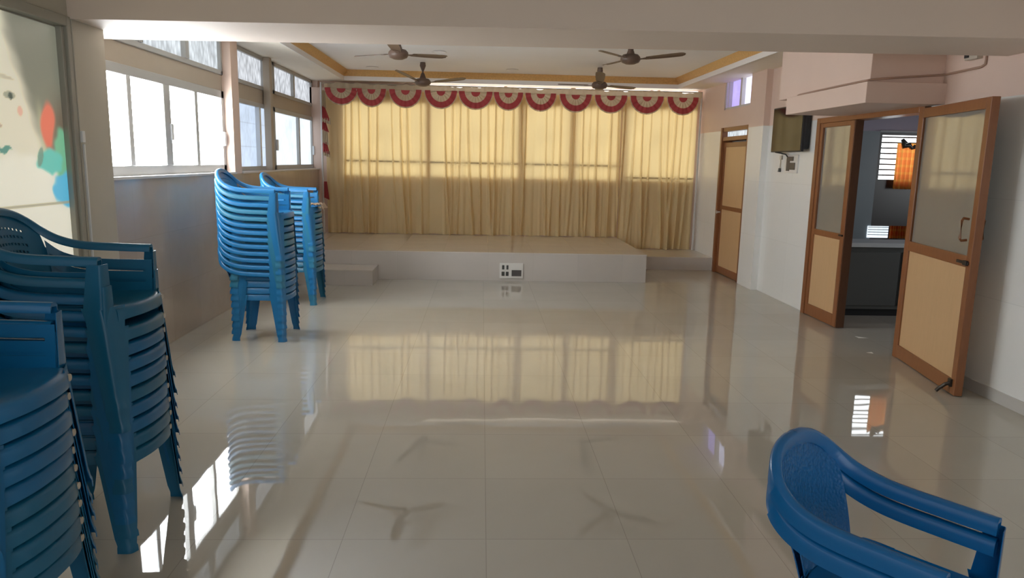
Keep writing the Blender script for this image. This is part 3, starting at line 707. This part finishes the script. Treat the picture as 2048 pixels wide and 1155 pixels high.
for k in range(8):
    obj('bar', MB().tube([(5.06, 9.28, 1.50+k*.068), (5.92, 9.28, 1.50+k*.068)], .0095, 8), 'darkmetal', t)
t = empty('window_15', (5.3, 9.24, .70), 'low barred strip opening just above the kitchen counter', 'window', None, 'structure')
obj('pane', MB().box(4.985, 5.26, 9.235, 9.245, .70, .85), 'glassC', t)
for k in range(4): obj('bar', MB().tube([(4.985, 9.225, .74+k*.032), (5.26, 9.225, .74+k*.032)], .004, 8), 'darkmetal', t)
t = empty('window_16', (7.45, 6.1, 1.0), 'unseen kitchen side window added to brighten the room', 'window', None, 'structure')  # out of view, added so the kitchen gets more light
obj('pane', MB().box(7.44, 7.46, 5.0, 7.2, 1.0, 2.1), 'glassRoom', t)
obj('frame', MB().box(7.40, 7.46, 6.07, 6.13, 1.0, 2.1), 'roomdark', t)
def small_curtain(x0, x1, z0, z1, y, label, pinch=0.):
    rows = []
    for i in range(25):
        w = i/24; z = z1+(z0-z1)*w; g = 1-pinch*math.exp(-((w-.12)/.1)**2)
        rows.append([(x0+(x1-x0)*(.5+(j/60-.5)*g), y-.025*math.sin(j*.75)*(.5+.5*w), z) for j in range(61)])
    return one('kitchen_curtain', MB().grid(rows), 'orange', label, 'curtain', 'orange checked kitchen curtains', smooth=180)
small_curtain(5.22, 5.62, 1.33, 1.90, 9.17, 'orange checked curtain hanging at the bright kitchen window')
small_curtain(5.25, 5.48, .70, .86, 9.19, 'short orange strip built as the curtain reflection above the kitchen counter')  # orange part of the modelled window reflection
one('tied_cloth', MB().tube([(5.27, 9.16, 1.95), (5.30, 9.15, 1.90), (5.29, 9.15, 1.86), (5.36, 9.15, 1.88), (5.40, 9.15, 1.84), (5.44, 9.15, 1.86)], [.02, .04, .03, .035, .02, .03], 10), 'roomdark', 'dark knotted cloth tied at the top of the kitchen curtain', 'cloth', smooth=60)
one('curtain_wire', MB().tube([(5.0, 9.2, 2.05), (5.95, 9.2, 2.05)], .006, 8), 'alu', 'thin curtain wire above the bright kitchen window', 'curtain wire')
t = empty('kitchen_counter', (4.9, 7.8, 0), 'pale topped counter in the kitchen beyond the double door', 'counter')
obj('countertop', MB().box(3.85, 6.4, 7.545, 8.0, .755, .80), 'countertop', t, bevel=.005)
cb = MB(); cb.box(3.88, 6.35, 7.60, 7.97, .08, .755); obj('cabinet_body', cb, 'cabinet', t)
for k in range(4): obj('cabinet_door', MB().box(3.90+k*.61, 4.48+k*.61, 7.585, 7.602, .12, .70), 'cabinet', t, bevel=.004)
obj('kick_board', MB().box(3.9, 6.3, 7.64, 7.95, 0, .08), 'black', t)

# ------------------------------------------------------------------ scraps on the floor
def scrap(x, y, pts, label):
    m = MB(); n = len(pts); v = [(x+a, y+b, .001+c) for a, b, c in pts]
    m.add(v+[(p[0], p[1], p[2]+.0012) for p in v], [tuple(range(n-1, -1, -1)), tuple(range(n, 2*n))]+[(i, (i+1) % n, n+(i+1) % n, n+i) for i in range(n)])
    return one('paper_scrap', m, 'paper', label, 'paper', 'paper scraps by the doorway')
scrap(3.60, 6.60, [(-.03, .045, .0), (.055, -.045, .004), (-.035, -.04, .002)], 'triangular white paper scrap lying in the double doorway')
scrap(3.38, 6.02, [(-.02, .015, .0), (.03, .02, .003), (.025, -.02, .001)], 'tiny white paper bit nearest the open door leaf hinge')

# ------------------------------------------------------------------ plastic chairs
YS = .93
def cr(P, t):
    n = len(P)-1; f = t*n; i = min(int(f), n-1); u = f-i
    p0 = P[max(i-1, 0)]; p1 = P[i]; p2 = P[i+1]; p3 = P[min(i+2, n)]
    return tuple(.5*((2*b)+(-a+c)*u+(2*a-5*b+4*c-d)*u*u+(-a+3*b-3*c+d)*u**3) for a, b, c, d in zip(p0, p1, p2, p3))
RIM = [(-.345, 0, .742), (-.343, .06, .738), (-.333, .12, .722), (-.312, .172, .692), (-.280, .206, .655), (-.228, .224, .620), (-.16, .231, .598), (-.08, .232, .588), (.05, .232, .584), (.172, .232, .582)]
def rim_pt(t): return Vector(cr(RIM, t))
def rim_sweep(t0, t1, n, sgn, deep=1.):
    rows = []
    for i in range(n+1):
        t = t0+(t1-t0)*i/n; p = rim_pt(t); d = (rim_pt(min(1, t+.01))-rim_pt(max(0, t-.01))); d.normalize()
        out = Vector((d.y, -d.x, 0))*-1 if False else Vector((-d.y, d.x, 0))
        if out.length < 1e-6: out = Vector((-1, 0, 0))
        out.normalize()
        if out.dot(Vector((p.x+.02 if t < .5 else 0, p.y, 0))) < 0: out = -out
        up = out.cross(d); 
        if up.z < 0: up = -up
        flat = max(0, min(1, (t-.35)/.3))
        w = .018+.003*flat; h = .017
        sec = [(-w, -h*.9), (-w*.98, h*.35), (-w*.6, h*.85), (0, h), (w*.6, h*.85), (w*.98, h*.3), (w, -h*1.1*deep), (w*.78, -h*1.1*deep), (w*.7, h*.1), (-w*.7, h*.25), (-w*.8, -h*.9*deep)]
        sec[0] = (-w, -h*.9*deep)
        rows.append([(q := p+out*a+up*b) and (q.x, q.y*sgn*YS, q.z) for a, b in sec])
    return rows
def plan_rows(levels, sgn, sub=6):
    """levels: [(z, [A,B,M,C])]; densified in z, rounded at the corner"""
    rows = []
    for (z0, a), (z1, b) in zip(levels, levels[1:]):
        for k in range(sub):
            f = k/sub; rows.append((z0+(z1-z0)*f, [(p[0]+(q[0]-p[0])*f, p[1]+(q[1]-p[1])*f) for p, q in zip(a, b)]))
    rows.append(levels[-1])
    if levels[0][0] == 0:
        z0, p0 = rows[0]; cx = sum(p[0] for p in p0)/4
        fl = [(x+math.copysign(.0065, p0[3][0])*(i/3), y+.0045*(1-i/4)) for i, (x, y) in enumerate(p0)]
        rows = [(0, fl), (.022, [(a+(c[0]-a)*.8*.9, b+(c[1]-b)*.8) for (a, b), c in zip(rows[0][1], fl)]), (.030, rows[0][1])]+[r for r in rows[1:] if r[0] > .04]
    out = []
    for z, pl in rows:
        P3 = [(x, y, 0) for x, y in pl]
        out.append([(lambda q: (q[0], q[1]*sgn*YS, z))(cr(P3, k/10)) for k in range(11)])
    return out
FRONT = [(0, [(.172, .268), (.210, .270), (.224, .262), (.234, .238)]), (.355, [(.118, .2595), (.158, .2605), (.19, .249), (.226, .178)]), (.405, [(.104, .258), (.150, .2595), (.185, .246), (.222, .160)])]
POST = [(.40, [(.112, .2585), (.163, .2595), (.184, .250), (.190, .196)]), (.570, [(.134, .254), (.172, .2545), (.184, .248), (.189, .206)])]
REAR = [(0, [(-.160, .235), (-.205, .238), (-.224, .229), (-.232, .200)]), (.34, [(-.10, .222), (-.16, .223), (-.190, .210), (-.208, .150)]), (.40, [(-.085, .220), (-.15, .221), (-.185, .207), (-.203, .130)])]

def chair_meshes(variant):
    D = {}
    holes = variant == 'holes'
    # seat
    m = MB(); rows = []; nx, ny = 16, 18
    for i in range(nx+1):
        f = i/nx; r = []
        for j in range(ny+1):
            y = -.206+.412*j/ny; u = y/.206
            xf = .246-.040*abs(u)**2.6; xr = -.205+.03*abs(u)**3
            x = xr+(xf-xr)*f
            z = .404-.020*math.sin(PI*min(1, f*1.02)**.9)*(1-u**4)-.016*(1-f)*(1-u*u)-.010*max(0, (f-.86)/.14)**2
            r.append((x, y*YS, z))
        rows.append(r)
    last = rows[-1]
    for dz, dx in ((-.010, .006), (-.041, .008)):
        rows.append([(x+dx, y, z+dz+(-.008*(abs(y)/(.206*YS))**6 if dz < -.02 else 0)) for x, y, z in last])
    m.shell(rows, .0035)
    for s in (-1, 1):                                   # side aprons
        m.shell([[(x, s*YS*yy, z) for x in (-.16, -.08, 0, .08, .13)] for yy, z in ((.204, .402), (.212, .396), (.217, .352))], .003)
    m.shell([[(-.206-.002*k, y*YS, .392-.022*k) for y in (-.17, -.1, 0, .1, .17)] for k in range(3)], .003)
    D['seat'] = (m, 60)
    # backrest: panel + its part of the rim
    m = MB(); NU, NW = 40, 34; rows = []
    for i in range(NW+1):
        w = i/NW; r = []
        for j in range(NU+1):
            u = -1+2*j/NU
            # top point on rim with y = .2*u
            ty = abs(u)*.200; lo_, hi_ = 0., .55
            for _ in range(22):
                md = (lo_+hi_)/2
                if rim_pt(md).y < ty: lo_ = md
                else: hi_ = md
            tp = rim_pt(lo_)
            bx = -.198-.012*(1-u*u); bp = Vector((bx, .165*abs(u), .388))
            q = bp.lerp(Vector((tp.x, tp.y, tp.z)), w)
            q.x += -.012*math.sin(PI*w)*(1-u*u)+.010*math.sin(PI*w)*u*u
            r.append((q.x, math.copysign(q.y, u)*YS if u else 0, q.z))
        rows.append(r)
    skip = set()
    if holes:
        for a, i in enumerate(range(15, 30, 3)):
            for j in range(8+(a % 2), 33, 2): skip.add((i, j))
    m.shell(rows, .0035, skip)
    D['backrest'] = (m, 45)
    m = MB()
    for s in (-1, 1): m.grid(rim_sweep(0, .45, 22, s, 1 if holes else 1.7), closed=True)
    D['back_rim'] = (m, 45)
    for s, nm in ((1, 'L'), (-1, 'R')):
        m = MB(); R_ = rim_sweep(.45, 1, 26, s, 1 if holes else 2.1); m.grid(R_, closed=True); o = len(m.v)-len(R_[0]); m.f.append(tuple(range(o, o+len(R_[0])))); m.m.append(0)
        m.shell(plan_rows(POST, s, 5), .0025)
        D['armrest'+nm] = (m, 45)
        # slatted side panel
        if not holes:
            m = MB(); m.shell(plan_rows(FRONT, s, 6), .0022); D['legF'+nm] = (m, 45)
            m = MB(); m.shell(plan_rows(REAR, s, 6), .0022); D['legR'+nm] = (m, 45)
            continue
        m = MB(); top_end = .535 if holes else .432
        bot = [(.183, .194, .398), (.0, .194, .398), (-.10, .192, .40), (-.165, .184, .418), (-.212, .160, .45)]
        dz = top_end-.398
        top = [(.184, .206, .398+dz), (.0, .206, .398+dz), (-.10, .205, .403+dz), (-.19, .198, .428+dz), (-.248, .177, .478+dz)]
        vs = [0, .30, .375, .63, .705, .97, 1.0] if holes else [0, .5, .9, 1.0]
        rows = []
        for v in vs:
            r = []
            for k in range(19):
                tt = k/18; a = Vector(cr(bot, tt)); b = Vector(cr(top, tt)); q = a.lerp(b, v); r.append((q.x, q.y*s*YS, q.z))
            rows.append(r)
        skip = {(1, k) for k in range(1, 17)} | {(3, k) for k in range(1, 17)} if holes else set()
        m.shell(rows, .003, skip)
        D['side_panel'+nm] = (m, 45)
        m = MB(); m.shell(plan_rows(FRONT, s, 6), .0022); D['legF'+nm] = (m, 45)
        m = MB(); m.shell(plan_rows(REAR, s, 6), .0022); D['legR'+nm] = (m, 45)
    return D
MESH = {}
for var in ('holes', 'woven'):
    D = chair_meshes(var)
    for key, (mb, sm_) in D.items():
        base = key.rstrip('LR') if key not in ('legFL', 'legFR', 'legRL', 'legRR') else 'leg'
        MESH[var, key] = (base, mb.mesh(base, 'blue', sm_))
def make_chair(var, loc, rz, mat, label, group, weave=None, dot=False, sc=1.):
    t = empty('plastic_armchair', loc, label, 'chair', group, rz=rz); t.scale = (sc, sc, sc)
    for (v, key), (base, me) in MESH.items():
        if v != var: continue
        ck = (v, key, weave if (weave and base == 'backrest') else mat)
        if ck not in MCACHE:
            c = me.copy(); c.materials.clear(); c.materials.append(M[ck[2]]); MCACHE[ck] = c
        o = bpy.data.objects.new(base, MCACHE[ck]); COL.objects.link(o); o.parent = t
    if dot:
        o = bpy.data.objects.new('paint_dot', DOT); COL.objects.link(o); o.parent = t
    return t
MCACHE = {}
dm = MB(); rows = []
for r_ in (.0115, .0085, .0005):
    rows.append([(.2265+.004-(.0115-r_)*.05, (.178+r_*math.cos(2*PI*k/14))*YS, .377+r_*math.sin(2*PI*k/14)) for k in range(14)])
rows.insert(0, [(x-.012, y, z) for x, y, z in rows[0]])
DOT = dm.grid(rows, closed=True).mesh('paint_dot', 'dot', 40)
ORD = ['bottom', 'second', 'third', 'fourth', 'fifth', 'sixth', 'seventh', 'eighth', 'ninth', 'tenth', 'eleventh', 'twelfth']
def stack(x, y, rz, n, dz, topgap, where, group, mats, dots=False, seed=0, jit=.004, var='holes', weave=None):
    rnd = random.Random(seed)
    for k in range(n):
        z = k*dz+(topgap if k == n-1 else 0)
        if k == n-1: lb = 'topmost blue plastic armchair of the stack '+where
        elif k == 0: lb = 'bottom blue plastic armchair of the stack '+where
        elif k <= 5: lb = ORD[k]+' blue plastic armchair from the bottom of the stack '+where
        else: lb = ORD[n-1-k]+' blue plastic armchair from the top of the stack '+where
        make_chair(var, (x+(rnd.uniform(-jit, jit) if k else 0), y+(rnd.uniform(-jit, jit)*.4 if k else 0), z), rz+math.radians(rnd.uniform(-.4, .4)), mats[rnd.randrange(len(mats))], lb, group, weave, dots and rnd.random() < .85)
stack(-1.47, 2.02, math.radians(0), 10, .058, 0, 'cut by the left frame edge', 'blue chairs stacked at the left frame edge', ['teal_shade', 'blue_shade', 'teal_shade'], True, 3)
stack(-1.60, 3.00, math.radians(0), 10, .063, .02, 'in front of the poster door', 'blue chairs stacked by the poster door', ['teal_shade', 'blue_shade', 'teal_shade', 'teal_shade'], True, 5)
stack(-1.90, 6.445, 0, 13, .0585, 0, 'under the bright window corner', 'blue chairs stacked under the bright window', ['blue', 'blue', 'teal'], False, 8)
stack(-2.0, 8.06, 0, 12, .0585, 0, 'beside the stage step', 'blue chairs stacked beside the stage step', ['blue', 'teal', 'blue'], False, 9)
PR = (1.158, 1.793, math.radians(-49.9))
make_chair('woven', (PR[0], PR[1], 0), PR[2], 'deep', 'lower of the two nested blue chairs at lower right', 'two nested chairs at lower right', 'weave', sc=.97)
make_chair('woven', (PR[0], PR[1], .06), PR[2], 'deep', 'upper of the two nested blue chairs at lower right', 'two nested chairs at lower right', 'weave', sc=.97)

# rag on the far stack
rr = random.Random(4); rows = []
for i in range(13):
    rows.append([(-1.86+.17*i/12+.01*rr.uniform(-1, 1), 7.93+.22*j/10+.012*rr.uniform(-1, 1), 1.058+.02*abs(math.sin(i*1.1+j*.7))+.01*rr.random()-(.05*max(0, (i-10)/2))) for j in range(11)])
one('rag', MB().shell(rows, .004), 'cloth_rag', 'crumpled beige rag on the seat of the stack by the stage', 'rag', smooth=60)

# ------------------------------------------------------------------ light
wd = bpy.data.worlds.new('world'); SC.world = wd; wd.use_nodes = True
bg = wd.node_tree.nodes['Background']; bg.inputs[0].default_value = (.90, .95, 1, 1); bg.inputs[1].default_value = 1.9

SC.view_settings.view_transform = 'Standard'; SC.view_settings.look = 'None'; SC.view_settings.gamma = 1; SC.view_settings.use_curve_mapping = False
SC.view_settings.exposure = 0.28
try:
    SC.cycles.use_denoising = True
    SC.cycles.max_bounces = 10; SC.cycles.diffuse_bounces = 6; SC.cycles.glossy_bounces = 5
    SC.cycles.sample_clamp_indirect = 6
    SC.cycles.caustics_reflective = False
except Exception: pass
